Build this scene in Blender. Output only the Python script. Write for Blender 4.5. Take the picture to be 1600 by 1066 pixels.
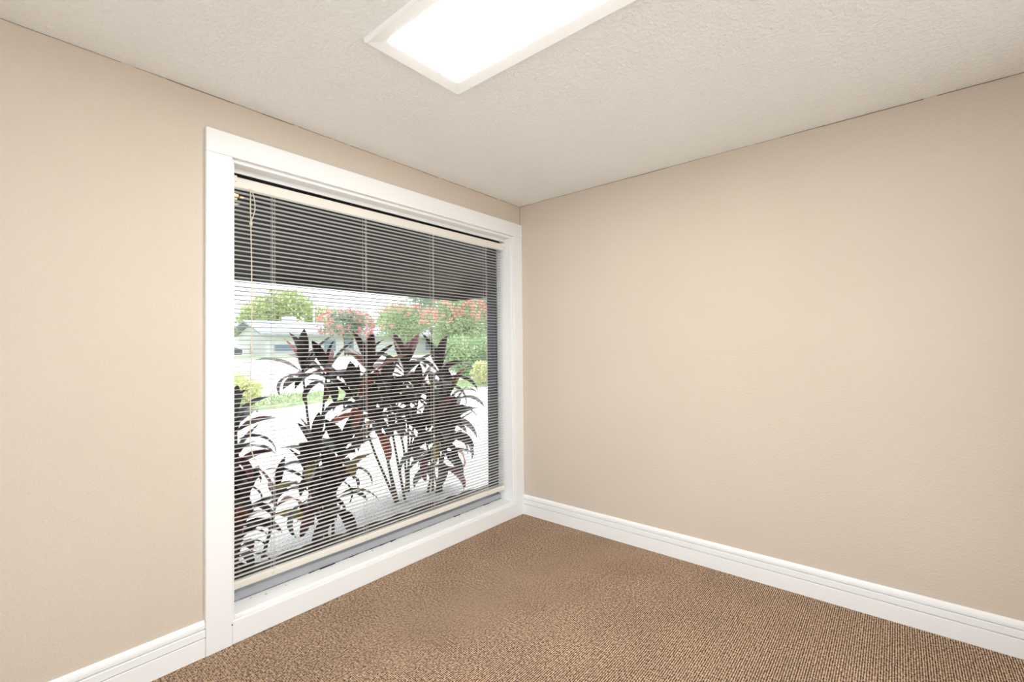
import bpy, math, random
from mathutils import Vector, Matrix
S = bpy.context.scene
for o in list(bpy.data.objects): bpy.data.objects.remove(o)
COL = S.collection
R = random.Random(7)

# ------------------------------------------------------------------ camera
CAM = Vector((2.29785, -2.82677, 1.30809))
cd = bpy.data.cameras.new('camera'); cam = bpy.data.objects.new('camera', cd); COL.objects.link(cam)
r = Vector((0.763329, 0.645941, -0.009483)); u = Vector((0.017330, -0.005800, 0.999833)); f = Vector((-0.645778, 0.763366, 0.015622))
M4 = Matrix.Identity(4)
for i in range(3):
    M4[i][0] = r[i]; M4[i][1] = u[i]; M4[i][2] = -f[i]; M4[i][3] = CAM[i]
cam.matrix_world = M4
cd.sensor_fit = 'HORIZONTAL'; cd.sensor_width = 36.0; cd.lens = 712.54 / 1600 * 36; cd.clip_start = 0.02; cd.clip_end = 500
S.camera = cam

# ------------------------------------------------------------------ sky, sun, exposure
W = bpy.data.worlds.new('overcast_sky'); S.world = W; W.use_nodes = True
bg = W.node_tree.nodes['Background']; bg.inputs[0].default_value = (0.93, 0.97, 1.0, 1); bg.inputs[1].default_value = 1.9
sd = bpy.data.lights.new('sun', 'SUN'); sd.energy = 2.6; sd.angle = math.radians(25); sd.color = (1, .97, .92)
sun = bpy.data.objects.new('sun', sd); COL.objects.link(sun)
sun.rotation_euler = Vector((0.25, -0.35, -1)).to_track_quat('-Z', 'Y').to_euler(); sun.location = (-10, 5, 20)
VS = S.view_settings; VS.view_transform = 'Standard'; VS.look = 'None'; VS.gamma = 1; VS.exposure = 0.55; VS.use_curve_mapping = False
LAMP = 18.0

# ------------------------------------------------------------------ materials
def srgb(c): return tuple((x / 255 / 12.92 if x / 255 <= .04045 else ((x / 255 + .055) / 1.055) ** 2.4) for x in c) + (1,)
def mat(name, col, rough=.6, metal=0, spec=.4):
    m = bpy.data.materials.new(name); m.use_nodes = True
    b = m.node_tree.nodes['Principled BSDF']
    b.inputs['Base Color'].default_value = col if len(col) == 4 else tuple(col) + (1,)
    b.inputs['Roughness'].default_value = rough; b.inputs['Metallic'].default_value = metal
    b.inputs['Specular IOR Level'].default_value = spec
    return m
class NT:
    def __init__(s, m): s.m = m; s.t = m.node_tree; s.b = s.t.nodes['Principled BSDF']
    def n(s, typ, **k):
        x = s.t.nodes.new(typ)
        for a, v in k.items():
            if a.startswith('_'): setattr(x, a[1:], v)
            else: x.inputs[a.replace('__', ' ')].default_value = v
        return x
    def l(s, a, b): s.t.links.new(a, b)
    def coord(s): return s.n('ShaderNodeTexCoord').outputs['Object']
    def geo(s): return s.n('ShaderNodeNewGeometry').outputs['Position']
    def ramp(s, fac, stops):
        x = s.n('ShaderNodeValToRGB'); e = x.color_ramp.elements
        while len(e) < len(stops): e.new(.5)
        for i, (p, c) in enumerate(stops): e[i].position = p; e[i].color = c if len(c) == 4 else tuple(c) + (1,)
        s.l(fac, x.inputs[0]); return x.outputs[0]
    def noise(s, vec, scale, detail=3, rough=.5):
        x = s.n('ShaderNodeTexNoise', Scale=scale, Detail=detail, Roughness=rough); s.l(vec, x.inputs['Vector']); return x.outputs[0]
    def bump(s, h, strength=.3, dist=.002):
        x = s.n('ShaderNodeBump', Strength=strength, Distance=dist); s.l(h, x.inputs['Height']); s.l(x.outputs[0], s.b.inputs['Normal'])

def plaster(name, c1, c2, scale, strength, dist):
    m = mat(name, c1, .75, spec=.25); t = NT(m); g = t.geo()
    a = t.noise(g, scale, 4, .55); bl = t.noise(g, scale * 2.7, 2)
    mx = t.n('ShaderNodeMath', _operation='ADD'); t.l(t.ramp(a, [(.42, (0, 0, 0)), (.62, (1, 1, 1))]), mx.inputs[0]); t.l(bl, mx.inputs[1])
    t.bump(mx.outputs[0], strength, dist)
    t.l(t.ramp(t.noise(g, 1.3, 2), [(.3, c1), (.7, c2)]), t.b.inputs['Base Color'])
    return m
M = {}
M['wall'] = plaster('beige_wall_paint', (.66, .565, .47), (.68, .585, .488), 105, .30, .0025)
M['ceil'] = plaster('white_ceiling_texture', (.94, .93, .905), (.95, .94, .915), 60, .6, .004)
M['trim'] = mat('white_trim_paint', (.90, .895, .885), .38)
M['trim2'] = mat('white_trim_paint_satin', (.92, .92, .915), .4)
t = NT(M['trim']); t.bump(t.noise(t.geo(), 40, 3), .08, .002)
M['cream'] = mat('cream_enamel', srgb((234, 228, 217)), .35)
M['slat'] = mat('white_slat_enamel', (.69, .675, .65), .35)
M['cord'] = mat('ivory_cord', srgb((226, 214, 196)), .8)
M['ladder'] = mat('grey_white_ladder_cord', srgb((205, 200, 192)), .8)
M['glint'] = mat('warm_glint_metal', srgb((190, 140, 95)), .3, .8)
M['gap_dark'] = mat('dark_gap_aluminium', srgb((40, 37, 35)), .5, .2)
M['alu'] = mat('grey_aluminium', srgb((84, 84, 91)), .45, .4)
M['alusill'] = mat('pale_grey_aluminium', srgb((184, 185, 190)), .5, .1)
M['seal'] = mat('black_sealant', srgb((38, 36, 36)), .8)
M['crack'] = mat('brown_caulk_crack', srgb((120, 98, 76)), .9)
M['soffit'] = mat('dark_brown_soffit_paint', srgb((40, 36, 32)), .8)
M['fascia'] = mat('dark_brown_fascia', srgb((38, 35, 33)), .6)
M['outwall'] = mat('tan_stucco', srgb((150, 130, 110)), .9)
M['frame'] = mat('light_surround_cream', (.93, .92, .90), .4)
# carpet : ribbed loop pile
m = M['carpet'] = mat('brown_loop_carpet', (.2, .13, .09), .95, spec=.1); t = NT(m); g = t.geo()
sp = t.n('ShaderNodeSeparateXYZ'); t.l(g, sp.inputs[0])
def wave(sock, period, phase=None):
    a = t.n('ShaderNodeMath', _operation='MULTIPLY'); a.inputs[1].default_value = 2 * math.pi / period; t.l(sock, a.inputs[0])
    o = a.outputs[0]
    if phase is not None:
        b = t.n('ShaderNodeMath', _operation='ADD'); t.l(o, b.inputs[0]); t.l(phase, b.inputs[1]); o = b.outputs[0]
    s_ = t.n('ShaderNodeMath', _operation='SINE'); t.l(o, s_.inputs[0])
    c_ = t.n('ShaderNodeMapRange'); c_.inputs[1].default_value = -1; c_.inputs[2].default_value = 1; t.l(s_.outputs[0], c_.inputs[0]); return c_.outputs[0]
nz = t.noise(g, 90, 2); ph = t.n('ShaderNodeMath', _operation='MULTIPLY'); ph.inputs[1].default_value = 3.0; t.l(nz, ph.inputs[0])
rib = wave(sp.outputs[0], .0085, ph.outputs[0]); loop = wave(sp.outputs[1], .0075, ph.outputs[0])
mm = t.n('ShaderNodeMath', _operation='MULTIPLY'); t.l(rib, mm.inputs[0])
lm = t.n('ShaderNodeMapRange'); lm.inputs[3].default_value = .55; t.l(loop, lm.inputs[0]); t.l(lm.outputs[0], mm.inputs[1])
fl0 = t.noise(g, 105, 3, .7); flm = t.n('ShaderNodeMapRange'); flm.inputs[1].default_value = .32; flm.inputs[2].default_value = .68; t.l(fl0, flm.inputs[0]); fl = flm.outputs[0]
ad = t.n('ShaderNodeMath', _operation='MULTIPLY_ADD'); ad.inputs[1].default_value = .55; t.l(mm.outputs[0], ad.inputs[0])
fm = t.n('ShaderNodeMath', _operation='MULTIPLY'); fm.inputs[1].default_value = .62; t.l(fl, fm.inputs[0]); t.l(fm.outputs[0], ad.inputs[2])
cr = t.ramp(ad.outputs[0], [(.30, srgb((74, 55, 42))), (.52, srgb((150, 124, 102))), (.78, srgb((224, 198, 172)))])
big = t.ramp(t.noise(g, 3.2, 3), [(.3, (.9, .88, .86)), (.7, (1.05, 1.03, 1.0))])
mc = t.n('ShaderNodeMix', _data_type='RGBA', _blend_type='MULTIPLY'); mc.inputs[0].default_value = 1; t.l(cr, mc.inputs[6]); t.l(big, mc.inputs[7])
t.l(mc.outputs[2], t.b.inputs['Base Color']); t.bump(mm.outputs[0], .5, .004)
# diffuser
m = M['lamp'] = bpy.data.materials.new('lit_acrylic_diffuser'); m.use_nodes = True
b = m.node_tree.nodes['Principled BSDF']; b.inputs['Base Color'].default_value = (.9, .9, .9, 1)
b.inputs['Emission Color'].default_value = (1, .98, .95, 1); b.inputs['Emission Strength'].default_value = LAMP
# glass
m = M['glass'] = bpy.data.materials.new('clear_window_glass'); m.use_nodes = True
nt = m.node_tree; nt.nodes.clear(); o = nt.nodes.new('ShaderNodeOutputMaterial'); mx = nt.nodes.new('ShaderNodeMixShader')
tr = nt.nodes.new('ShaderNodeBsdfTransparent'); tr.inputs[0].default_value = (.96, .97, .97, 1); gl = nt.nodes.new('ShaderNodeBsdfGlossy'); gl.inputs['Roughness'].default_value = .02
fr = nt.nodes.new('ShaderNodeFresnel'); fr.inputs[0].default_value = 1.25
nt.links.new(fr.outputs[0], mx.inputs[0]); nt.links.new(tr.outputs[0], mx.inputs[1]); nt.links.new(gl.outputs[0], mx.inputs[2]); nt.links.new(mx.outputs[0], o.inputs[0])
# outdoors
def mottled(name, c1, c2, scale, rough=.9, bump=0, lo=.35, hi=.65):
    m = mat(name, c1, rough, spec=.2); t = NT(m); n = t.noise(t.geo(), scale, 4, .6)
    t.l(t.ramp(n, [(lo, tuple(c1)), (hi, tuple(c2))]), t.b.inputs['Base Color'])
    if bump: t.bump(n, bump, .01)
    return m
M['concrete'] = mottled('pale_concrete', srgb((205, 204, 202)), srgb((222, 221, 219)), 3)
M['gravel'] = mottled('pale_grey_gravel', srgb((150, 150, 152)), srgb((226, 226, 228)), 70, .9, .6, .38, .6)
M['mulch'] = mottled('dark_mulch', srgb((38, 32, 28)), srgb((84, 72, 62)), 60, .95, .8)
M['grass'] = mottled('lawn_grass', srgb((140, 160, 116)), srgb((172, 188, 148)), 5)
M['asphalt'] = mottled('sun_bleached_road', srgb((196, 194, 192)), srgb((212, 210, 208)), 2)
M['houseroof'] = mottled('pale_grey_shingles', srgb((150, 156, 168)), srgb((170, 175, 186)), 2)
M['housewall'] = mat('white_house_wall', srgb((215, 214, 220)), .8)
M['housewin'] = mat('blue_grey_window_glass', srgb((120, 138, 158)), .2)
M['pole'] = mat('pale_pole', srgb((215, 215, 210)), .7)
M['car'] = mat('dark_car_paint', srgb((70, 74, 80)), .25)
M['tyre'] = mat('tyre_rubber', srgb((30, 30, 32)), .9)
M['bark'] = mottled('tree_bark', srgb((110, 98, 88)), srgb((150, 138, 124)), 6)
def leafmat(name, c1, c2, trans=.3, scale=1.2):
    m = mat(name, c1, .55, spec=.3); t = NT(m)
    oi = t.noise(t.geo(), scale, 2)
    colr = t.ramp(oi, [(.35, tuple(c1)), (.65, tuple(c2))]); t.l(colr, t.b.inputs['Base Color'])
    out = [n for n in t.t.nodes if n.type == 'OUTPUT_MATERIAL'][0]
    tl = t.n('ShaderNodeBsdfTranslucent'); t.l(colr, tl.inputs[0]); ms = t.n('ShaderNodeMixShader'); ms.inputs[0].default_value = trans
    t.l(t.b.outputs[0], ms.inputs[1]); t.l(tl.outputs[0], ms.inputs[2]); t.l(ms.outputs[0], out.inputs[0])
    return m
M['f_yel'] = leafmat('yellow_green_foliage', srgb((150, 168, 108)), srgb((198, 208, 152)))
M['f_mid'] = leafmat('mid_green_foliage', srgb((142, 166, 124)), srgb((178, 196, 152)))
M['f_dark'] = leafmat('grey_green_foliage', srgb((122, 144, 124)), srgb((160, 176, 152)))
M['f_hedge'] = leafmat('light_hedge_foliage', srgb((148, 178, 128)), srgb((182, 204, 160)))
M['f_gold'] = leafmat('golden_foliage', srgb((196, 202, 140)), srgb((218, 220, 172)))
M['fl_pink'] = leafmat('pink_blossom', srgb((226, 132, 146)), srgb((236, 168, 170)), .35)
M['fl_coral'] = leafmat('coral_blossom', srgb((222, 148, 140)), srgb((232, 176, 164)), .35)
def tileaf(name, c1, c2, edge, tr=.12):
    m = mat(name, c1, .42, spec=.4); t = NT(m)
    n = t.noise(t.coord(), 9, 3); c = t.ramp(n, [(.35, srgb(c1)), (.7, srgb(c2))])
    uv = t.n('ShaderNodeSeparateXYZ'); t.l(t.n('ShaderNodeTexCoord').outputs['UV'], uv.inputs[0])
    e = t.ramp(uv.outputs[0], [(.55, (0, 0, 0)), (1.0, (1, 1, 1))])
    mxx = t.n('ShaderNodeMix', _data_type='RGBA'); t.l(e, mxx.inputs[0]); t.l(c, mxx.inputs[6]); mxx.inputs[7].default_value = srgb(edge)
    t.l(mxx.outputs[2], t.b.inputs['Base Color'])
    out = [q for q in t.t.nodes if q.type == 'OUTPUT_MATERIAL'][0]
    tl = t.n('ShaderNodeBsdfTranslucent'); t.l(mxx.outputs[2], tl.inputs[0]); ms = t.n('ShaderNodeMixShader'); ms.inputs[0].default_value = tr
    t.l(t.b.outputs[0], ms.inputs[1]); t.l(tl.outputs[0], ms.inputs[2]); t.l(ms.outputs[0], out.inputs[0])
    return m
TI = [tileaf('dark_maroon_leaf', (48, 34, 38), (66, 46, 50), (76, 46, 54)),
      tileaf('blackish_bronze_leaf', (44, 40, 38), (62, 56, 50), (60, 50, 48)),
      tileaf('burgundy_leaf', (84, 38, 50), (110, 52, 62), (140, 60, 76), .25),
      tileaf('rust_red_leaf', (130, 66, 52), (160, 90, 72), (196, 120, 104), .3),
      tileaf('olive_yellow_leaf', (128, 112, 50), (170, 150, 80), (150, 120, 60), .3)]
M['cane'] = mottled('grey_brown_cane', srgb((70, 62, 54)), srgb((104, 94, 82)), 30)

# ------------------------------------------------------------------ mesh helpers
class MB:
    def __init__(s): s.v = []; s.f = []; s.uv = None
    def box(s, a, b):
        x0, y0, z0 = [min(p, q) for p, q in zip(a, b)]; x1, y1, z1 = [max(p, q) for p, q in zip(a, b)]
        n = len(s.v)
        s.v += [(x0, y0, z0), (x1, y0, z0), (x1, y1, z0), (x0, y1, z0), (x0, y0, z1), (x1, y0, z1), (x1, y1, z1), (x0, y1, z1)]
        s.f += [tuple(n + i for i in q) for q in ((3, 2, 1, 0), (4, 5, 6, 7), (0, 1, 5, 4), (1, 2, 6, 5), (2, 3, 7, 6), (3, 0, 4, 7))]
        return s
    def poly(s, pts): n = len(s.v); s.v += [tuple(p) for p in pts]; s.f.append(tuple(range(n, n + len(pts)))); return s
    def prism(s, prof, fn0, fn1):
        # prof list of 2D points; fn maps a profile point to a 3D point at each end
        n = len(s.v); k = len(prof)
        s.v += [fn0(*p) for p in prof] + [fn1(*p) for p in prof]
        for i in range(k): j = (i + 1) % k; s.f.append((n + i, n + j, n + k + j, n + k + i))
        s.f += [tuple(n + i for i in reversed(range(k))), tuple(n + k + i for i in range(k))]
        return s
    def tube(s, pts, rad, seg=6):
        pts = [Vector(p) for p in pts]; n = len(s.v)
        rad = rad if isinstance(rad, (list, tuple)) else [rad] * len(pts)
        for i, p in enumerate(pts):
            d = (pts[min(i + 1, len(pts) - 1)] - pts[max(i - 1, 0)]).normalized()
            a = d.cross(Vector((1, 0, 0)) if abs(d.x) < .9 else Vector((0, 1, 0))).normalized(); b_ = d.cross(a)
            for k in range(seg):
                q = 2 * math.pi * k / seg; s.v.append(tuple(p + rad[i] * (a * math.cos(q) + b_ * math.sin(q))))
        for i in range(len(pts) - 1):
            for k in range(seg):
                s.f.append((n + i * seg + k, n + i * seg + (k + 1) % seg, n + (i + 1) * seg + (k + 1) % seg, n + (i + 1) * seg + k))
        s.f.append(tuple(n + k for k in reversed(range(seg)))); e = n + (len(pts) - 1) * seg; s.f.append(tuple(e + k for k in range(seg)))
        return s
    def mesh(s, name, m, smooth=False):
        me = bpy.data.meshes.new(name); me.from_pydata(s.v, [], s.f); me.materials.append(m)
        if smooth:
            for p in me.polygons: p.use_smooth = True
        me.update(); return me
    def build(s, name, m, parent=None, smooth=False, bevel=0):
        o = bpy.data.objects.new(name, s.mesh(name, m, smooth)); COL.objects.link(o); o.parent = parent
        if bevel:
            bv = o.modifiers.new('bevel', 'BEVEL'); bv.width = bevel; bv.segments = 2; bv.limit_method = 'ANGLE'
        return o
def box(a, b): return MB().box(a, b)
def tag(o, label=None, cat=None, group=None, kind=None):
    for k, v in (('label', label), ('category', cat), ('group', group), ('kind', kind)):
        if v: o[k] = v
    return o
def empty(name, loc=(0, 0, 0)):
    o = bpy.data.objects.new(name, None); COL.objects.link(o); o.location = loc; o.empty_display_size = .1; return o
def struct(name, mb, m, label, cat, **k): return tag(mb.build(name, m, None, **k), label, cat, kind='structure')

# ------------------------------------------------------------------ room shell
H = 2.44; XR = 3.1; YN = -3.5; T = .25
OY0, OY1, OZ0, OZ1 = -2.076, -.10, .104, 2.183        # casing inner edges
struct('floor', box((0, YN, -.1), (XR, 0, 0)), M['carpet'], 'brown ribbed loop-pile carpet covering the whole floor', 'carpet')
struct('ceiling', box((-T, YN - .15, H), (XR + .15, .15, H + .12)), M['ceil'], 'off-white textured ceiling above the beige walls', 'ceiling')
w = MB()
w.box((-T, YN - .15, -.1), (0, OY0 - .03, H)); w.box((-T, OY0 - .03, OZ1 + .03), (0, .0, H)); w.box((-T, OY0 - .03, -.1), (0, 0, OZ0 - .03)); w.box((-T, OY1 + .03, OZ0 - .03), (0, 0, OZ1 + .03))
WL = struct('wall_left', w, M['wall'], 'beige textured wall holding the large white-trimmed window', 'wall')
WR = struct('wall_right', box((-T, 0, -.1), (XR, .15, H)), M['wall'], 'plain beige textured wall to the right of the window', 'wall')
# large windows added to the two unseen walls to brighten the ceiling with daylight
GA, GB, GS, GT = -3.35, -.35, .12, 2.34
w = MB(); w.box((XR, YN - .15, -.1), (XR + .15, GA, H)); w.box((XR, GB, -.1), (XR + .15, .15, H)); w.box((XR, GA, -.1), (XR + .15, GB, GS)); w.box((XR, GA, GT), (XR + .15, GB, H))
struct('wall_back', w, M['wall'], 'beige wall behind the camera opposite the blind', 'wall')
HA, HB = .25, 2.95
w = MB(); w.box((0, YN - .15, -.1), (HA, YN, H)); w.box((HB, YN - .15, -.1), (XR, YN, H)); w.box((HA, YN - .15, -.1), (HB, YN, GS)); w.box((HA, YN - .15, GT), (HB, YN, H))
struct('wall_front', w, M['wall'], 'beige wall behind the camera opposite the plain wall', 'wall')
for nm, lab, fx in (('fill_window_2', 'added wide window for fill daylight in the unseen wall opposite the blind', True), ('fill_window_3', 'added wide window for fill daylight in the unseen wall opposite the plain wall', False)):
    rt = empty(nm, (XR + .07, -1.8, GS) if fx else (1.6, YN - .07, GS)); tag(rt, lab, 'window', kind='structure'); ri = Matrix.Translation(-Vector(rt.location))
    a0, a1 = (GA, GB) if fx else (HA, HB)
    def pc(n_, p0, p1, z0_, z1_, d0, d1, m_):
        q = box((XR + d0, p0, z0_), (XR + d1, p1, z1_)) if fx else box((p0, YN - d1, z0_), (p1, YN - d0, z1_))
        o_ = q.build(n_, m_, None); o_.parent = rt; o_.matrix_parent_inverse = ri
    for k in range(4): c_ = a0 + (a1 - a0 - .05) * k / 3; pc('mullion', c_, c_ + .05, GS, GT, .05, .10, M['trim2'])
    pc('frame_rail', a0, a1, GS, GS + .05, .045, .105, M['trim2']); pc('frame_rail', a0, a1, GT - .05, GT, .045, .105, M['trim2'])
    for k in range(3): c_ = a0 + (a1 - a0 - .05) * k / 3; pc('pane', c_ + .05, c_ + (a1 - a0 - .05) / 3, GS + .05, GT - .05, .072, .078, M['glass'])
# broken caulk line where the walls meet the ceiling
def seam(parent, along, lo, hi, p):
    mb = MB(); a = lo
    while a < hi:
        L = R.uniform(.03, .28); h = R.choice((.0012, .002, .0028))
        b_ = min(a + L, hi)
        if along == 'y': mb.box((-.001, a, H - h), (.0012, b_, H - .0001))
        else: mb.box((a, -.0012, H - h), (b_, .001, H - .0001))
        a = b_ + (R.uniform(.005, .05) if R.random() < p else 0)
    mb.build('caulk_crack', M['crack'], parent)
seam(WL, 'y', YN, -.003, .5); seam(WR, 'x', .003, XR, .5)
MB().box((-.001, -.0014, 2.29), (.0014, .0005, 2.437)).build('caulk_crack', M['crack'], WR)
# baseboards with two grooves
prof = [(0, 0), (.015, 0), (.015, .0765), (.0135, .0795), (.006, .0808), (.006, .0845), (.0165, .0848), (.0165, .1135), (.015, .1155), (.005, .1165), (.005, .1212), (.0145, .1215), (.0145, .134), (.012, .144), (.007, .150), (.003, .152), (0, .152)]
bbL = MB().prism(prof, lambda d, z: (d, YN, z), lambda d, z: (d, -2.178, z))
struct('baseboard_left', bbL, M['trim2'], 'white grooved baseboard left of the window casing', 'baseboard')
bbR = MB().prism(prof, lambda d, z: (.021, -d, z), lambda d, z: (XR, -d, z))
struct('baseboard_right', bbR, M['trim2'], 'white grooved baseboard along the plain right wall', 'baseboard')

# ------------------------------------------------------------------ window
WN = empty('window_1', (0, -1.088, 0)); tag(WN, 'large white-cased picture window with grey aluminium frame', 'window', kind='structure')
def wpart(name, a, b, m, bevel=0):
    o = box(a, b).build(name, m, None, bevel=bevel); o.parent = WN; o.matrix_parent_inverse = Matrix.Translation(-Vector(WN.location)); return o
cx = .021
wpart('head_casing', (-.001, -2.177, OZ1), (cx + .001, -.001, 2.286), M['trim'], .0015)
wpart('side_casing', (-.001, -2.177, .001), (cx, OY0, OZ1 - .0005), M['trim'], .0015)
wpart('side_casing', (-.001, OY1, .001), (cx, -.001, OZ1 - .0005), M['trim'], .0015)
wpart('bottom_casing', (-.001, OY0 + .0005, .001), (cx, OY1 - .0005, OZ0), M['trim'], .004)
I = .016                                                                  # stop inset
wpart('jamb', (-.150, OY0 - .03, OZ0 - .03), (-.002, OY0 + I, OZ1 + .03), M['trim'], .002)
wpart('jamb', (-.150, OY1 - I, OZ0 - .03), (-.002, OY1 + .03, OZ1 + .03), M['trim'], .002)
wpart('jamb_head', (-.105, OY0 + I, OZ1 - I), (-.002, OY1 - I, OZ1 + .03), M['trim'], .002)
wpart('stop_strip', (-.078, OY0 + I, OZ1 - I - .020), (-.066, OY1 - I, OZ1 - I), M['trim'], .001)
wpart('sill_board', (-.122, OY0 + I, OZ0 - .03), (-.002, OY1 - I, OZ0 + .015), M['trim'], .004)
FY0, FY1 = OY0 + I, OY1 - I
wpart('frame_sill', (-.235, FY0, .07), (-.124, FY1, .158), M['alusill'], .002)
wpart('frame_sill_lip', (-.17, FY0 + .02, .158), (-.160, FY1 - .02, .163), M['alusill'], .001)
wpart('frame_jamb', (-.25, FY0, .152), (-.151, FY0 + .012, OZ1 - I), M['alu'], .002)
wpart('frame_jamb', (-.25, FY1 - .012, .152), (-.151, FY1, OZ1 - I), M['alu'], .002)
wpart('frame_head', (-.25, FY0 + .012, OZ1 - I - .03), (-.107, FY1 - .012, OZ1 + .02), M['gap_dark'], .002)  # head coloured near black to paint in the dark gap above the headrail
wpart('pane', (-.205, FY0 + .010, .150), (-.199, FY1 - .010, OZ1 - I - .028), M['glass'])
# ragged black sealant between sill board and metal frame
mb = MB(); y = FY0
while y < FY1:
    L = R.uniform(.02, .09); wdt = R.uniform(.001, .006) if R.random() < .75 else R.uniform(.008, .016)
    mb.poly([(-.1245, y, .1195), (-.1225 + wdt, y, .1198), (-.1225 + wdt * R.uniform(.2, 1), min(y + L, FY1), .1198), (-.1245, min(y + L, FY1), .1195)])
    y += L + (R.uniform(0, .05) if R.random() < .4 else 0)
o = mb.build('sealant', M['seal'], None); o.parent = WN; o.matrix_parent_inverse = Matrix.Translation(-Vector(WN.location))
mb = MB()
for yy, xx, zz, s_ in ((-1.90, -.08, .1195, .004), (-1.96, -.1, .1195, .003), (-1.80, -.09, .1195, .003), (-1.55, -.1, .1195, .003), (-1.3, -.095, .1195, .004)):
    mb.box((xx, yy, zz - .001), (xx + s_, yy + s_ * 2.2, zz))
mb.box((.0185, -2.079, .088), (.0215, -2.0745, .094))
o = mb.build('paint_chip', M['seal'], None); o.parent = WN; o.matrix_parent_inverse = Matrix.Translation(-Vector(WN.location))

# ------------------------------------------------------------------ venetian blind
BX = -.086; BY0, BY1 = -2.052, -.134; BYC = (BY0 + BY1) / 2
BL = empty('mini_blind', (BX, BYC, .19)); tag(BL, 'white horizontal mini blind lowered with open slats inside the window', 'blind')
BI = Matrix.Translation(-Vector(BL.location))
def bpart(mb, name, m, **k):
    o = mb.build(name, m, None, **k); o.parent = BL; o.matrix_parent_inverse = BI; return o
hz0, hz1 = 2.080, 2.129
hp = [(-.0125, hz0), (.0125, hz0), (.0140, hz0 + .004), (.0125, hz0 + .007), (.0125, hz1 - .006), (.0145, hz1), (.011, hz1), (.011, hz0 + .003), (-.011, hz0 + .003), (-.011, hz1), (-.0125, hz1)]
bpart(MB().prism(hp, lambda x, z: (BX + x, BY0, z), lambda x, z: (BX + x, BY1 + .012, z)), 'headrail', M['cream'])
bpart(box((BX - .016, BY0 - .006, hz1 - .022), (BX + .017, BY0 + .026, hz1 + .006)), 'mounting_bracket', M['cream'], bevel=.001)
bpart(box((BX - .016, BY1 - .012, hz1 - .022), (BX + .0165, BY1 + .0175, hz1 + .006)), 'mounting_bracket', M['cream'], bevel=.001)
# slats share one mesh
SW, CAMB = .0245, .0030
sp_ = []
for i in range(6): a = -1 + 2 * i / 5; sp_.append((a * SW / 2, CAMB * (1 - a * a)))
sp2 = sp_ + [(x, z - .00035) for x, z in reversed(sp_)]
sm = MB().prism(sp2, lambda x, z: (x, BY0, z), lambda x, z: (x, BY1, z)).mesh('slat', M['slat'])
NS = 86; z0s, z1s = .249, 2.060
for i in range(NS):
    z = z0s + (z1s - z0s) * i / (NS - 1)
    o = bpy.data.objects.new('slat', sm); COL.objects.link(o); o.parent = BL; o.matrix_parent_inverse = BI
    o.location = (BX, R.uniform(-.0015, .0015), z + R.uniform(-.0006, .0006)); o.rotation_euler = (R.uniform(-.0006, .0006), math.radians(-3.5 + R.uniform(-2, 2)), 0)
bp = [(-.0125, .196), (.0125, .196), (.0145, .203), (.0145, .222), (.0125, .231), (-.0125, .231), (-.0145, .222), (-.0145, .203)]
bpart(MB().prism(bp, lambda x, z: (BX + x, BY0, z), lambda x, z: (BX + x, BY1, z + .006)), 'bottom_rail', M['cream'])
bpart(box((BX - .0155, BY0 - .002, .195), (BX + .0157, BY0 + .004, .233)), 'end_cap', M['cream']); bpart(box((BX - .0155, BY1 - .004, .200), (BX + .0157, BY1 + .003, .240)), 'end_cap', M['cream'])
for yl in (-1.863, -1.347, -.841, -.324):
    mb = MB()
    for dx in (-.0135, .0135): mb.tube([(BX + dx, yl + R.uniform(-.002, .002), zz) for zz in (.225, .8, 1.4, 2.08)], .0011, 5)
    mb.tube([(BX + .0142, yl + .008, zz) for zz in (.225, .8, 1.4, 2.08)], .0009, 5)
    for i in range(NS): zz = z0s + (z1s - z0s) * i / (NS - 1) - .001; mb.box((BX - .0135, yl - .0004, zz - .0004), (BX + .0135, yl + .0004, zz + .0004))
    bpart(mb, 'ladder_cord', M['ladder'])
    bpart(box((BX + .013, yl - .007, .207), (BX + .0155, yl + .007, .219)), 'ladder_button', M['cord'], bevel=.001)
CX = BX + .022
def cordy(z): return -1.968 + .004 * math.sin(z * 5) 
bpart(MB().tube([(CX - .004, -1.968, 2.085)] + [(CX, cordy(z), z) for z in (2.0, 1.9, 1.7, 1.5, 1.3, 1.1, .9, .86, .83, .80)][:-2] + [(CX, -1.965, .83), (CX + .002, -1.958, .80), (CX + .003, -1.945, .775)], .0026, 6), 'lift_cord', M['cord'])
bpart(MB().tube([(CX - .004, -1.966, 2.085), (CX + .002, -1.958, 2.06), (CX + .003, -1.951, 2.02), (CX + .003, -1.951, 1.985), (CX + .002, -1.96, 1.95), (CX, -1.968, 1.925)], .0022, 6), 'lift_cord', M['cord'])
kn = MB().tube([(CX, -1.968, 1.928), (CX, -1.968, 1.922), (CX, -1.968, 1.914), (CX, -1.968, 1.906)], [.003, .0075, .0075, .003], 8)
bpart(kn, 'cord_knot', M['cord'], smooth=True)
bpart(MB().tube([(CX, cordy(1.34), 1.345), (CX, cordy(1.34), 1.335), (CX, cordy(1.34), 1.30), (CX, cordy(1.34), 1.295)], [.003, .0055, .0065, .003], 8), 'cord_tassel', M['cord'], smooth=True)
bpart(box((BX - .004, -2.05, 2.036), (BX + .018, -2.02, 2.048)).box((BX, -2.05, 2.02), (BX + .018, -2.026, 2.026)).box((BX + .002, -2.014, 2.034), (BX + .018, -1.996, 2.04)), 'warm_glint_bars', M['glint'], bevel=.001)  # bars added to imitate warm lamp light reflected on the slats

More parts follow.
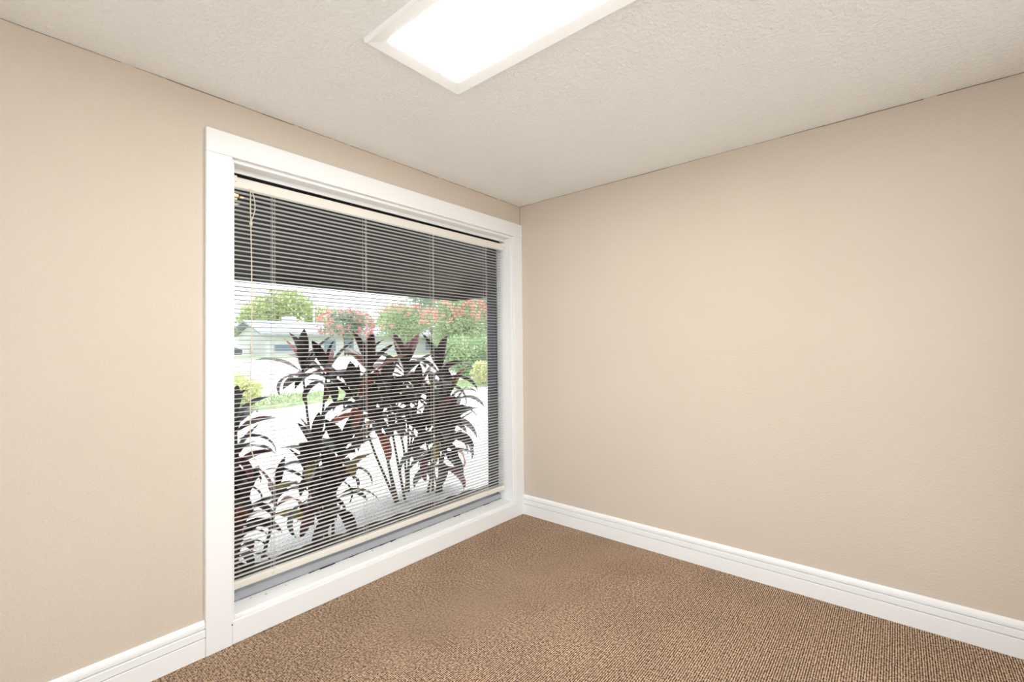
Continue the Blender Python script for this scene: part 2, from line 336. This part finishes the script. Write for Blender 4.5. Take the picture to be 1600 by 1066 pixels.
# ------------------------------------------------------------------ ceiling light
LX0, LX1, LY0, LY1 = .838, 2.11, -1.917, -1.453
CL = empty('ceiling_light', ((LX0 + LX1) / 2, (LY0 + LY1) / 2, H)); tag(CL, 'lit rectangular fluorescent ceiling light with cream mitred surround', 'light')
CI = Matrix.Translation(-Vector(CL.location)); wd = .062
zo, zi, zt = 2.421, 2.431, H - .0003
outer = [(LX0, LY0), (LX1, LY0), (LX1, LY1), (LX0, LY1)]; inner = [(LX0 + wd, LY0 + wd), (LX1 - wd, LY0 + wd), (LX1 - wd, LY1 - wd), (LX0 + wd, LY1 - wd)]
lipo = [(LX0 + .006, LY0 + .006), (LX1 - .006, LY0 + .006), (LX1 - .006, LY1 - .006), (LX0 + .006, LY1 - .006)]
for k in range(4):
    j = (k + 1) % 4; mb = MB(); v = []
    for q in (k, j): v += [(*outer[q], zt), (*outer[q], zo + .004), (*lipo[q], zo), (*inner[q], zi), (*inner[q], zt)]
    mb.v = v; mb.f = [(i, (i + 1) % 5, 5 + (i + 1) % 5, 5 + i) for i in range(5)] + [(4, 3, 2, 1, 0), (5, 6, 7, 8, 9)]
    o = mb.build('surround_rail', M['frame'], None, bevel=.0006); o.parent = CL; o.matrix_parent_inverse = CI
o = box((LX0 + wd - .0005, LY0 + wd - .0005, zi - .0022), (LX1 - wd + .0005, LY1 - wd + .0005, zi + .005)).build('diffuser', M['lamp'], None); o.parent = CL; o.matrix_parent_inverse = CI
o['label'] = 'glowing white diffuser panel'

# ------------------------------------------------------------------ outdoors: roof overhang and ground
GZ = -.12
OV = empty('roof_overhang', (-.26, 0, 2.3)); tag(OV, 'dark brown roof overhang with fascia seen through the top of the window', 'roof', kind='structure')
OI = Matrix.Translation(-Vector(OV.location)); EX, EY = -1.5, .69; EZ = 1.843
def opart(mb, name, m, **k):
    o = mb.build(name, m, None, **k); o.parent = OV; o.matrix_parent_inverse = OI; return o
NB = 9; SLX0 = -.27
for i in range(NB):                                                        # soffit boards
    xa = SLX0 + (EX + .03 - SLX0) * i / NB; xb = SLX0 + (EX + .03 - SLX0) * (i + 1) / NB - (-.006)
    za = 2.36 + (1.90 - 2.36) * i / NB; zb = 2.36 + (1.90 - 2.36) * (i + 1) / NB
    opart(MB().prism([(xa, za), (xb, zb), (xb, zb + .05), (xa, za + .05)], lambda x, z: (x, -6, z), lambda x, z: (x, EY - .02, z)), 'soffit_board', M['soffit'])
opart(box((EX - .02, -6, EZ), (EX + .025, EY, EZ + .22)), 'fascia', M['fascia'])
opart(MB().prism([(EX, EZ), (EX, EZ + .2), (-.26, EZ + .68), (-.26, EZ)], lambda x, z: (x, EY - .03, z), lambda x, z: (x, EY, z)), 'fascia', M['fascia'])
opart(MB().prism([(EX - .05, EZ + .22), (.2, EZ + .80), (.2, EZ + .84), (EX - .05, EZ + .26)], lambda x, z: (x, -6, z), lambda x, z: (x, EY + .04, z)), 'roof_deck', M['fascia'])
opart(box((EX - .035, EY - .5, EZ + .015), (EX - .021, EY - .02, EZ + .05)), 'drip_edge', M['alusill'])
struct('wall_outside', box((-T, .152, -.4), (XR + .15, .3, 2.9)), M['outwall'], 'outer face of the house wall beyond the room corner', 'wall')

def ground_z(x):
    t_ = max(0, min(1, (-15 - x) / 11)); return GZ + .95 * (t_ * t_ * (3 - 2 * t_))
def strip(x0, x1, y0, y1, dz, nx=1, edge=None):
    mb = MB()
    for i in range(nx + 1):
        x = x0 + (x1 - x0) * i / nx
        for yy in (y0, y1): mb.v.append((x, yy, ground_z(x) + dz))
    for i in range(nx): a = 2 * i; mb.f.append((a, a + 1, a + 3, a + 2))
    return mb
def wavy(xs, y0, y1, n, z, amp):   # slab with a wavy outline between two x values, real thickness
    A = []; B = []
    for i in range(n + 1):
        yy = y0 + (y1 - y0) * i / n
        A.append((xs[0](yy) + R.uniform(-amp, amp), yy)); B.append((xs[1](yy) + R.uniform(-amp, amp), yy))
    mb = MB(); k = n + 1
    mb.v = [(x, y, z) for x, y in A] + [(x, y, z) for x, y in B] + [(x, y, z - .3) for x, y in A] + [(x, y, z - .3) for x, y in B]
    for i in range(n):
        mb.f += [(i, i + 1, k + i + 1, k + i), (2 * k + i, 2 * k + i + 1, i + 1, i), (k + i, k + i + 1, 3 * k + i + 1, 3 * k + i)]
    return mb
struct('driveway', strip(40, -14.9, -60, 60, 0, 2), M['concrete'], 'pale concrete driveway outside the window', 'driveway')
struct('street', strip(-14.9, -25, -60, 90, 0, 12), M['asphalt'], 'bright sun-bleached street beyond the grass strip', 'street')
struct('far_lawn', strip(-25, -120, -90, 160, .0, 6), M['grass'], 'far green lawn across the street in front of the pale house', 'lawn')
struct('mulch_bed', wavy((lambda y: -T, lambda y: -.95), -5, 2.5, 90, GZ + .035, .025), M['mulch'], 'dark mulch strip right below the window', 'mulch')
struct('gravel_bed', wavy((lambda y: -.85, lambda y: -2.6), -5, 3.5, 60, GZ + .02, .03), M['gravel'], 'pale grey gravel bed around the cordyline plants', 'gravel')
GL = struct('grass_strip', wavy((lambda y: -9.6 + .12 * math.sin(y), lambda y: -12.3 - (.9 if y < 2 else 0) + .2 * math.sin(y * .7)), -14, 30, 160, GZ + .06, .06), M['grass'], 'green grass strip between the driveway and the street', 'grass')
mb = MB()
for i in range(9000):
    x = R.uniform(-12.6, -9.6); yy = R.uniform(-1, 13); a = R.uniform(0, 6.28); h = R.uniform(.04, .10); d = .012
    cxx, sy = math.cos(a) * d, math.sin(a) * d; lx, ly = R.uniform(-.04, .04), R.uniform(-.04, .04)
    mb.poly([(x - cxx, yy - sy, GZ + .058), (x + cxx, yy + sy, GZ + .058), (x + lx, yy + ly, GZ + .06 + h)])
o = mb.build('grass_blades', M['grass'], GL); o['kind'] = 'stuff'

# ------------------------------------------------------------------ cordyline plants
def leaf_mesh(bend, fold, wdt, m, name='leaf'):
    n = 8; mb = MB(); uv = []
    x = z = 0; ang = 0; pts = []
    for i in range(n + 1):
        t_ = i / n; pts.append((x, z, -bend * t_ ** 1.4))
        a = -bend * ((i + .5) / n) ** 1.4; x += math.cos(a) / n; z += math.sin(a) / n
    for i, (px, pz, a) in enumerate(pts):
        t_ = i / n
        w_ = wdt * (.10 + .9 * min(1, max(0, (t_ - .08) / .30)) ** .8) * (1 - max(0, (t_ - .5) / .5) ** 2.1) if t_ < .999 else .002
        up = w_ * math.sin(fold); sd_ = w_ * math.cos(fold)
        for s_ in (-1, 0, 1):
            k = abs(s_); mb.v.append((px - math.sin(a) * up * k, s_ * sd_, pz + math.cos(a) * up * k)); uv.append((k, t_))
    for i in range(n):
        for k in (0, 1): q = 3 * i + k; mb.f.append((q, q + 1, q + 4, q + 3))
    me = mb.mesh(name, m, True)
    ul = me.uv_layers.new(name='UVMap')
    for lp in me.loops: ul.data[lp.index].uv = uv[lp.vertex_index]
    return me
LV = [[leaf_mesh(bd, fo, wd_, m) for bd, fo, wd_ in ((.35, .40, .14), (.8, .35, .15), (1.4, .30, .14), (2.0, .35, .125), (.2, .5, .13))] for m in TI]
def add_leaf(root, inv, p, az, el, L, wt, roll=None, variant=None):
    mi = R.choices(range(5), wt)[0]
    vi = variant if variant is not None else (R.choice((0, 0, 4, 1)) if el > .95 else R.choice((0, 1, 1, 2)) if el > .5 else R.choice((1, 2, 3)))
    o = bpy.data.objects.new('leaf', LV[mi][vi]); COL.objects.link(o)
    o.parent = root; o.matrix_parent_inverse = inv
    o.matrix_basis = Matrix.Translation(p) @ Matrix.Rotation(az, 4, 'Z') @ Matrix.Rotation(-el, 4, 'Y') @ Matrix.Rotation(roll if roll is not None else R.uniform(-.5, .5), 4, 'X') @ Matrix.Scale(L, 4)
W0 = (4.5, 5.5, .8, .45, .2)
def ti_plant(label, base, canes, wt=W0):
    root = empty('cordyline_plant', base); tag(root, label, 'plant', 'dark-leaved cordyline plants outside the window')
    inv = Matrix.Translation(-Vector(base))
    for (hx, hy, hz, nl, L, low) in canes:
        b0 = Vector(base) + Vector((R.uniform(-.06, .06), R.uniform(-.06, .06), -.03)); h = Vector((hx, hy, hz))
        mid = (b0 + h) / 2 + Vector((R.uniform(-.04, .04), R.uniform(-.04, .04), 0))
        pts = [b0.lerp(mid, .5) if k == 1 else q for k, q in enumerate((b0, None, mid, mid.lerp(h, .5), h))]
        cn = MB().tube(pts, [.013, .012, .011, .010, .008], 7).build('cane', M['cane'], None, smooth=True); cn.parent = root; cn.matrix_parent_inverse = inv
        az = R.uniform(0, 6.28)
        for i in range(nl):
            t_ = i / max(1, nl - 1); az += 2.4 + R.uniform(-.3, .3)
            el = 1.28 - 1.5 * t_ ** 1.1 + R.uniform(-.2, .2)
            dn = low * t_
            add_leaf(root, inv, h - (h - mid).normalized() * dn + Vector((0, 0, .02 * (1 - t_))), az, el, L * R.uniform(.8, 1.15) * (.85 + .25 * math.sin(t_ * 3)), wt)
    return root
ti_plant('tall dark cordyline on two bare canes left of the window middle', (-1.36, -1.02, GZ), [(-1.35, -1.12, 1.15, 13, .36, .08), (-1.38, -.90, 1.11, 12, .35, .08)])
ti_plant('dark cordyline with dense crowns at the middle of the window', (-1.25, -.26, GZ), [(-1.25, -.60, 1.15, 20, .37, .18), (-1.15, -.78, .92, 18, .36, .2), (-1.28, -.40, .95, 20, .37, .25), (-1.2, -.58, .78, 16, .35, .2)], (4.5, 4.5, 1.1, 1.3, .3))
ti_plant('tall cordyline with upright broad leaves right of the middle', (-1.45, -.04, GZ), [(-1.45, -.06, 1.14, 21, .40, .22), (-1.45, .12, .84, 20, .40, .3), (-1.42, -.20, .80, 18, .36, .25)])
ti_plant('bushy dark cordyline nearest the right edge of the window', (-1.2, .10, GZ), [(-1.2, .20, 1.13, 20, .38, .22), (-1.22, .34, .84, 20, .40, .3), (-1.2, .30, .56, 20, .42, .28), (-1.05, .00, .70, 18, .38, .28), (-1.10, .14, .36, 16, .38, .22), (-1.12, -.08, .52, 14, .36, .22)], (4.5, 5.5, .7, .3, .1))
ti_plant('low bushy cordyline at the lower left middle of the window', (-.9, -1.15, GZ), [(-.9, -1.23, .60, 20, .30, .22), (-.92, -1.00, .55, 20, .33, .22), (-.86, -1.31, .42, 18, .34, .22), (-.9, -1.08, .34, 18, .36, .22)], (4.5, 5.5, .7, .4, .35))
ti_plant('dark cordyline cut off by the left window casing', (-.80, -1.80, GZ), [(-.8, -1.81, .90, 18, .30, .22), (-.8, -1.80, .66, 22, .27, .25), (-.78, -1.78, .42, 22, .26, .22), (-.76, -1.77, .22, 20, .24, .2)], (5, 4.5, 1.4, .2, .15))
ti_plant('small sparse cordyline with yellowing leaves low on the left', (-.98, -1.50, GZ), [(-1.0, -1.46, .30, 9, .26, .15)], (2, 2, .3, .8, 2.5))

# ------------------------------------------------------------------ shrubs, trees, hedge
def cloud(n, blobs, size, zmin=-9, shell=.55):
    mb = MB(); vol = [b[3] * b[4] * b[5] for b in blobs]
    for i in range(n):
        c = R.choices(blobs, vol)[0]
        d = Vector((R.gauss(0, 1), R.gauss(0, 1), R.gauss(0, 1))).normalized() * (shell + (1 - shell) * R.random())
        p = Vector((c[0] + d.x * c[3], c[1] + d.y * c[4], c[2] + d.z * c[5]))
        if p.z < zmin: continue
        a = Vector((R.gauss(0, 1), R.gauss(0, 1), R.gauss(0, .8))).normalized(); b_ = a.orthogonal().normalized(); b_ = Matrix.Rotation(R.uniform(0, 6.28), 3, a) @ b_; c_ = a.cross(b_)
        s_ = size * R.uniform(.6, 1.3)
        mb.poly([p - b_ * s_, p - c_ * s_ * .45, p + b_ * s_, p + c_ * s_ * .45])
    return mb
def lumps(c, rad, n, k=.45):
    out = [(*c, rad[0] * .75, rad[1] * .75, rad[2] * .75)]
    for i in range(n):
        d = Vector((R.gauss(0, 1), R.gauss(0, 1), R.gauss(0, 1))).normalized()
        out.append((c[0] + d.x * rad[0] * .62, c[1] + d.y * rad[1] * .62, c[2] + d.z * rad[2] * .62, rad[0] * k, rad[1] * k, rad[2] * k))
    return out
def tree(name, label, cat, c, rad, m, n=5000, size=.12, trunks=1, flowers=None, group=None, lum=14):
    gz = ground_z(c[0]); root = empty(name, (c[0], c[1], gz)); tag(root, label, cat, group); inv = Matrix.Translation(-Vector(root.location))
    bl = lumps(c, rad, lum)
    o = cloud(n, bl, size, gz + .02).build('foliage', m, None); o.parent = root; o.matrix_parent_inverse = inv; o['kind'] = 'stuff'
    for k in range(trunks):
        a = k * 2.4 + .5; s_ = .28 * rad[0] if trunks > 1 else .05
        tp = Vector((c[0] + math.cos(a) * s_ * 1.3, c[1] + math.sin(a) * s_ * 1.3, c[2])); b0 = Vector((c[0] + math.cos(a) * s_ * .3, c[1] + math.sin(a) * s_ * .3, gz - .05))
        rr = (.05 if trunks > 1 else .12) * (1 if rad[0] < 3 else 1.8)
        t_ = MB().tube([b0, b0.lerp(tp, .5) + Vector((R.uniform(-.1, .1), R.uniform(-.1, .1), 0)), tp], [rr, rr * .8, rr * .45], 7).build('trunk' if trunks == 1 else 'stem', M['bark'], None, smooth=True)
        t_.parent = root; t_.matrix_parent_inverse = inv
    if flowers:
        fm_, fn, up = flowers; mb = MB()
        for i in range(fn):
            d = Vector((R.gauss(0, 1), R.gauss(0, 1), R.gauss(0, 1))).normalized()
            if d.z < up: d.z = abs(d.z)
            p = (c[0] + d.x * rad[0] * 1.02, c[1] + d.y * rad[1] * 1.02, c[2] + d.z * rad[2] * 1.02)
            q = cloud(22, [(*p, .22, .22, .2)], .07, shell=.1); k = len(mb.v); mb.v += q.v; mb.f += [tuple(k + j for j in f_) for f_ in q.f]
        o = mb.build('blossom', fm_, None); o.parent = root; o.matrix_parent_inverse = inv; o['kind'] = 'stuff'
    return root
MY = 'flowering trees across the street'
tree('crape_myrtle', 'round pink-flowering tree in front of the pale house, left one', 'tree', (-30.8, 16.1, 3.25), (2.1, 2.2, 1.18), M['f_dark'], 4500, .10, 4, (M['fl_pink'], 120, -.7), MY)
tree('crape_myrtle', 'green middle flowering tree with only a few coral blossoms', 'tree', (-24.2, 16.7, 3.0), (2.3, 2.4, 1.45), M['f_mid'], 6500, .10, 4, (M['fl_coral'], 45, -.4), MY)
tree('crape_myrtle', 'large flowering tree topped with coral blossoms behind the hedge', 'tree', (-18.1, 16.2, 2.9), (2.1, 2.2, 1.6), M['f_mid'], 7500, .10, 4, (M['fl_coral'], 95, .2), MY)
tree('broadleaf_tree', 'big yellow-green tree rising behind the pale house roof', 'tree', (-54, 22.3, 5.0), (5.1, 5.8, 3.7), M['f_yel'], 9000, .24)
tree('broadleaf_tree', 'lower pale green tree at the left edge of the window view', 'tree', (-38.8, 9.3, 2.3), (1.5, 1.9, 1.6), M['f_yel'], 4000, .2)
tree('broadleaf_tree', 'faint green tree on the skyline above the pink flowering tree', 'tree', (-52.7, 37.2, 5.2), (3.6, 4.4, 3.4), M['f_mid'], 4500, .2)
tree('broadleaf_tree', 'tall dark tree whose thin crown meets the eave edge', 'tree', (-29.3, 23.4, 4.8), (2.6, 2.6, 2.2), M['f_dark'], 2600, .14)
tree('broadleaf_tree', 'grey-green tree behind the hedge at the right window edge', 'tree', (-20.5, 22.3, 4.3), (2.0, 2.2, 2.4), M['f_dark'], 4000, .13)
tree('broadleaf_tree', 'dark green background tree low behind the flowering trees', 'tree', (-33, 31, 2.9), (3.0, 5.0, 2.2), M['f_dark'], 4500, .2)
# clipped hedge
HG = empty('hedge', (-12.2, 12.0, GZ)); tag(HG, 'light green clipped hedge at the right edge of the window', 'hedge'); HI = Matrix.Translation(-Vector(HG.location))
bl = []
for i in range(26):
    a = i / 25; bl.append((-12.9 + 2.4 * a + R.uniform(-.15, .15), 10.9 + 2.4 * a + R.uniform(-.15, .15), GZ + R.uniform(.4, 1.6) , .6, .6, .5))
o = cloud(11000, bl, .075, GZ + .02).build('foliage', M['f_hedge'], None); o.parent = HG; o.matrix_parent_inverse = HI; o['kind'] = 'stuff'
for k in range(6):
    a = k / 5; p = (-12.7 + 2.1 * a, 11.1 + 2.1 * a)
    o = MB().tube([(*p, GZ - .05), (p[0] + .05, p[1], GZ + .5), (p[0], p[1] + .06, GZ + 1.1)], [.03, .025, .012], 6).build('stem', M['bark'], None); o.parent = HG; o.matrix_parent_inverse = HI
def shrub(label, c, rad, m, n):
    root = empty('shrub', (c[0], c[1], GZ)); tag(root, label, 'shrub'); inv = Matrix.Translation(-Vector(root.location))
    o = cloud(n, lumps(c, rad, 10), .055, GZ + .02).build('foliage', m, None); o.parent = root; o.matrix_parent_inverse = inv; o['kind'] = 'stuff'
    for k in range(4):
        a = k * 1.6; o = MB().tube([(c[0], c[1], GZ - .02), (c[0] + math.cos(a) * rad[0] * .5, c[1] + math.sin(a) * rad[1] * .5, c[2])], [.018, .008], 6).build('stem', M['bark'], None); o.parent = root; o.matrix_parent_inverse = inv
shrub('golden shrub in front of the hedge at the right window edge', (-9.75, 9.75, .38), (.55, .55, .5), M['f_gold'], 2200)
shrub('yellow-green shrub on the grass strip at the left window edge', (-9.9, 1.35, .35), (.7, .62, .48), M['f_gold'], 2600)

# ------------------------------------------------------------------ pale house, pole, car
HX = -37; hz_ = ground_z(HX); HSE = empty('house', (HX - 4, 22, hz_)); tag(HSE, 'long low white house with pale grey roof across the street', 'house'); HO = Matrix.Translation(-Vector(HSE.location))
def hpart(mb, name, m, par=None):
    o = mb.build(name, m, None); o.parent = HSE; o.matrix_parent_inverse = HO; return o
hpart(box((HX - 6, 12.6, hz_ - .1), (HX, 33, 2.7)), 'wall', M['housewall'])
rp = [(HX + .7, 2.55), (HX - 3, 3.75), (HX - 6.7, 2.55), (HX - 6.7, 2.70), (HX - 3, 3.92), (HX + .7, 2.70)]
hpart(MB().prism(rp, lambda x, z: (x, 11.9, z), lambda x, z: (x, 33.8, z)), 'roof', M['houseroof'])
hpart(MB().prism([(HX - 6, 2.7), (HX, 2.7), (HX - 3, 3.7)], lambda x, z: (x, 12.6, z), lambda x, z: (x, 12.8, z)), 'gable', M['housewall'])
hpart(box((HX - 3.5, 15.3, 3.5), (HX - 2.7, 16.3, 4.35)), 'chimney', M['housewall'])
for ya, yb, za, zb in ((13.2, 15.0, 1.25, 1.75), (17.5, 18.6, 1.2, 2.2), (21, 22.4, 1.2, 2.2), (25, 26.6, 1.2, 2.2), (29, 30.4, 1.2, 2.2)):
    wo = hpart(box((HX - .02, ya - .08, za - .08), (HX + .05, yb + .08, zb + .08)), 'window', M['housewall'])
    pn = box((HX + .04, ya, za), (HX + .07, yb, zb)).build('pane', M['housewin'], None); pn.parent = wo
hpart(box((HX - .02, 19.5, hz_), (HX + .05, 20.4, hz_ + 2.05)), 'door', M['housewin'])
PL = empty('utility_pole', (-46.5, 21.3, ground_z(-46))); tag(PL, 'thin pale pole rising beside the yellow-green tree', 'pole')
PI_ = Matrix.Translation(-Vector(PL.location))
for mb, nm in ((MB().tube([(-46.5, 21.3, .7), (-46.5, 21.3, 7.1)], [.13, .10], 8), 'shaft'), (box((-46.55, 20.8, 6.75), (-46.45, 21.8, 6.85)), 'crossarm')):
    o = mb.build(nm, M['pole'], None); o.parent = PL; o.matrix_parent_inverse = PI_
cz = ground_z(-31); CR = empty('car', (-31, 6.35, cz)); tag(CR, 'dark parked car mostly hidden by the left window casing', 'car'); CRI = Matrix.Translation(-Vector(CR.location))
def cpart(mb, nm, m, **k): o = mb.build(nm, m, None, **k); o.parent = CR; o.matrix_parent_inverse = CRI; return o
cp = [(-2.2, .25), (2.2, .25), (2.25, .6), (1.9, .8), (1.1, .88), (.5, 1.32), (-.9, 1.36), (-1.7, .95), (-2.2, .85)]
cp = [(a * .95, b * .85) for a, b in cp]
cpart(MB().prism(cp, lambda a, z: (-31.85, 6.35 + a, cz + z), lambda a, z: (-30.15, 6.35 + a, cz + z)), 'body', M['car'], bevel=.05)
cpart(MB().prism([(a * .95, b * .85) for a, b in [(.95, .92), (.48, 1.26), (-.85, 1.3), (-1.45, .96)]], lambda a, z: (-30.16, 6.35 + a, cz + z), lambda a, z: (-30.13, 6.35 + a, cz + z)), 'side_window', M['housewin'])
for a in (-1.3, 1.3):
    for xx in (-31.8, -30.3):
        cpart(MB().tube([(xx, 6.35 + a, cz + .3), (xx + .2, 6.35 + a, cz + .3)], .3, 14), 'wheel', M['tyre'])
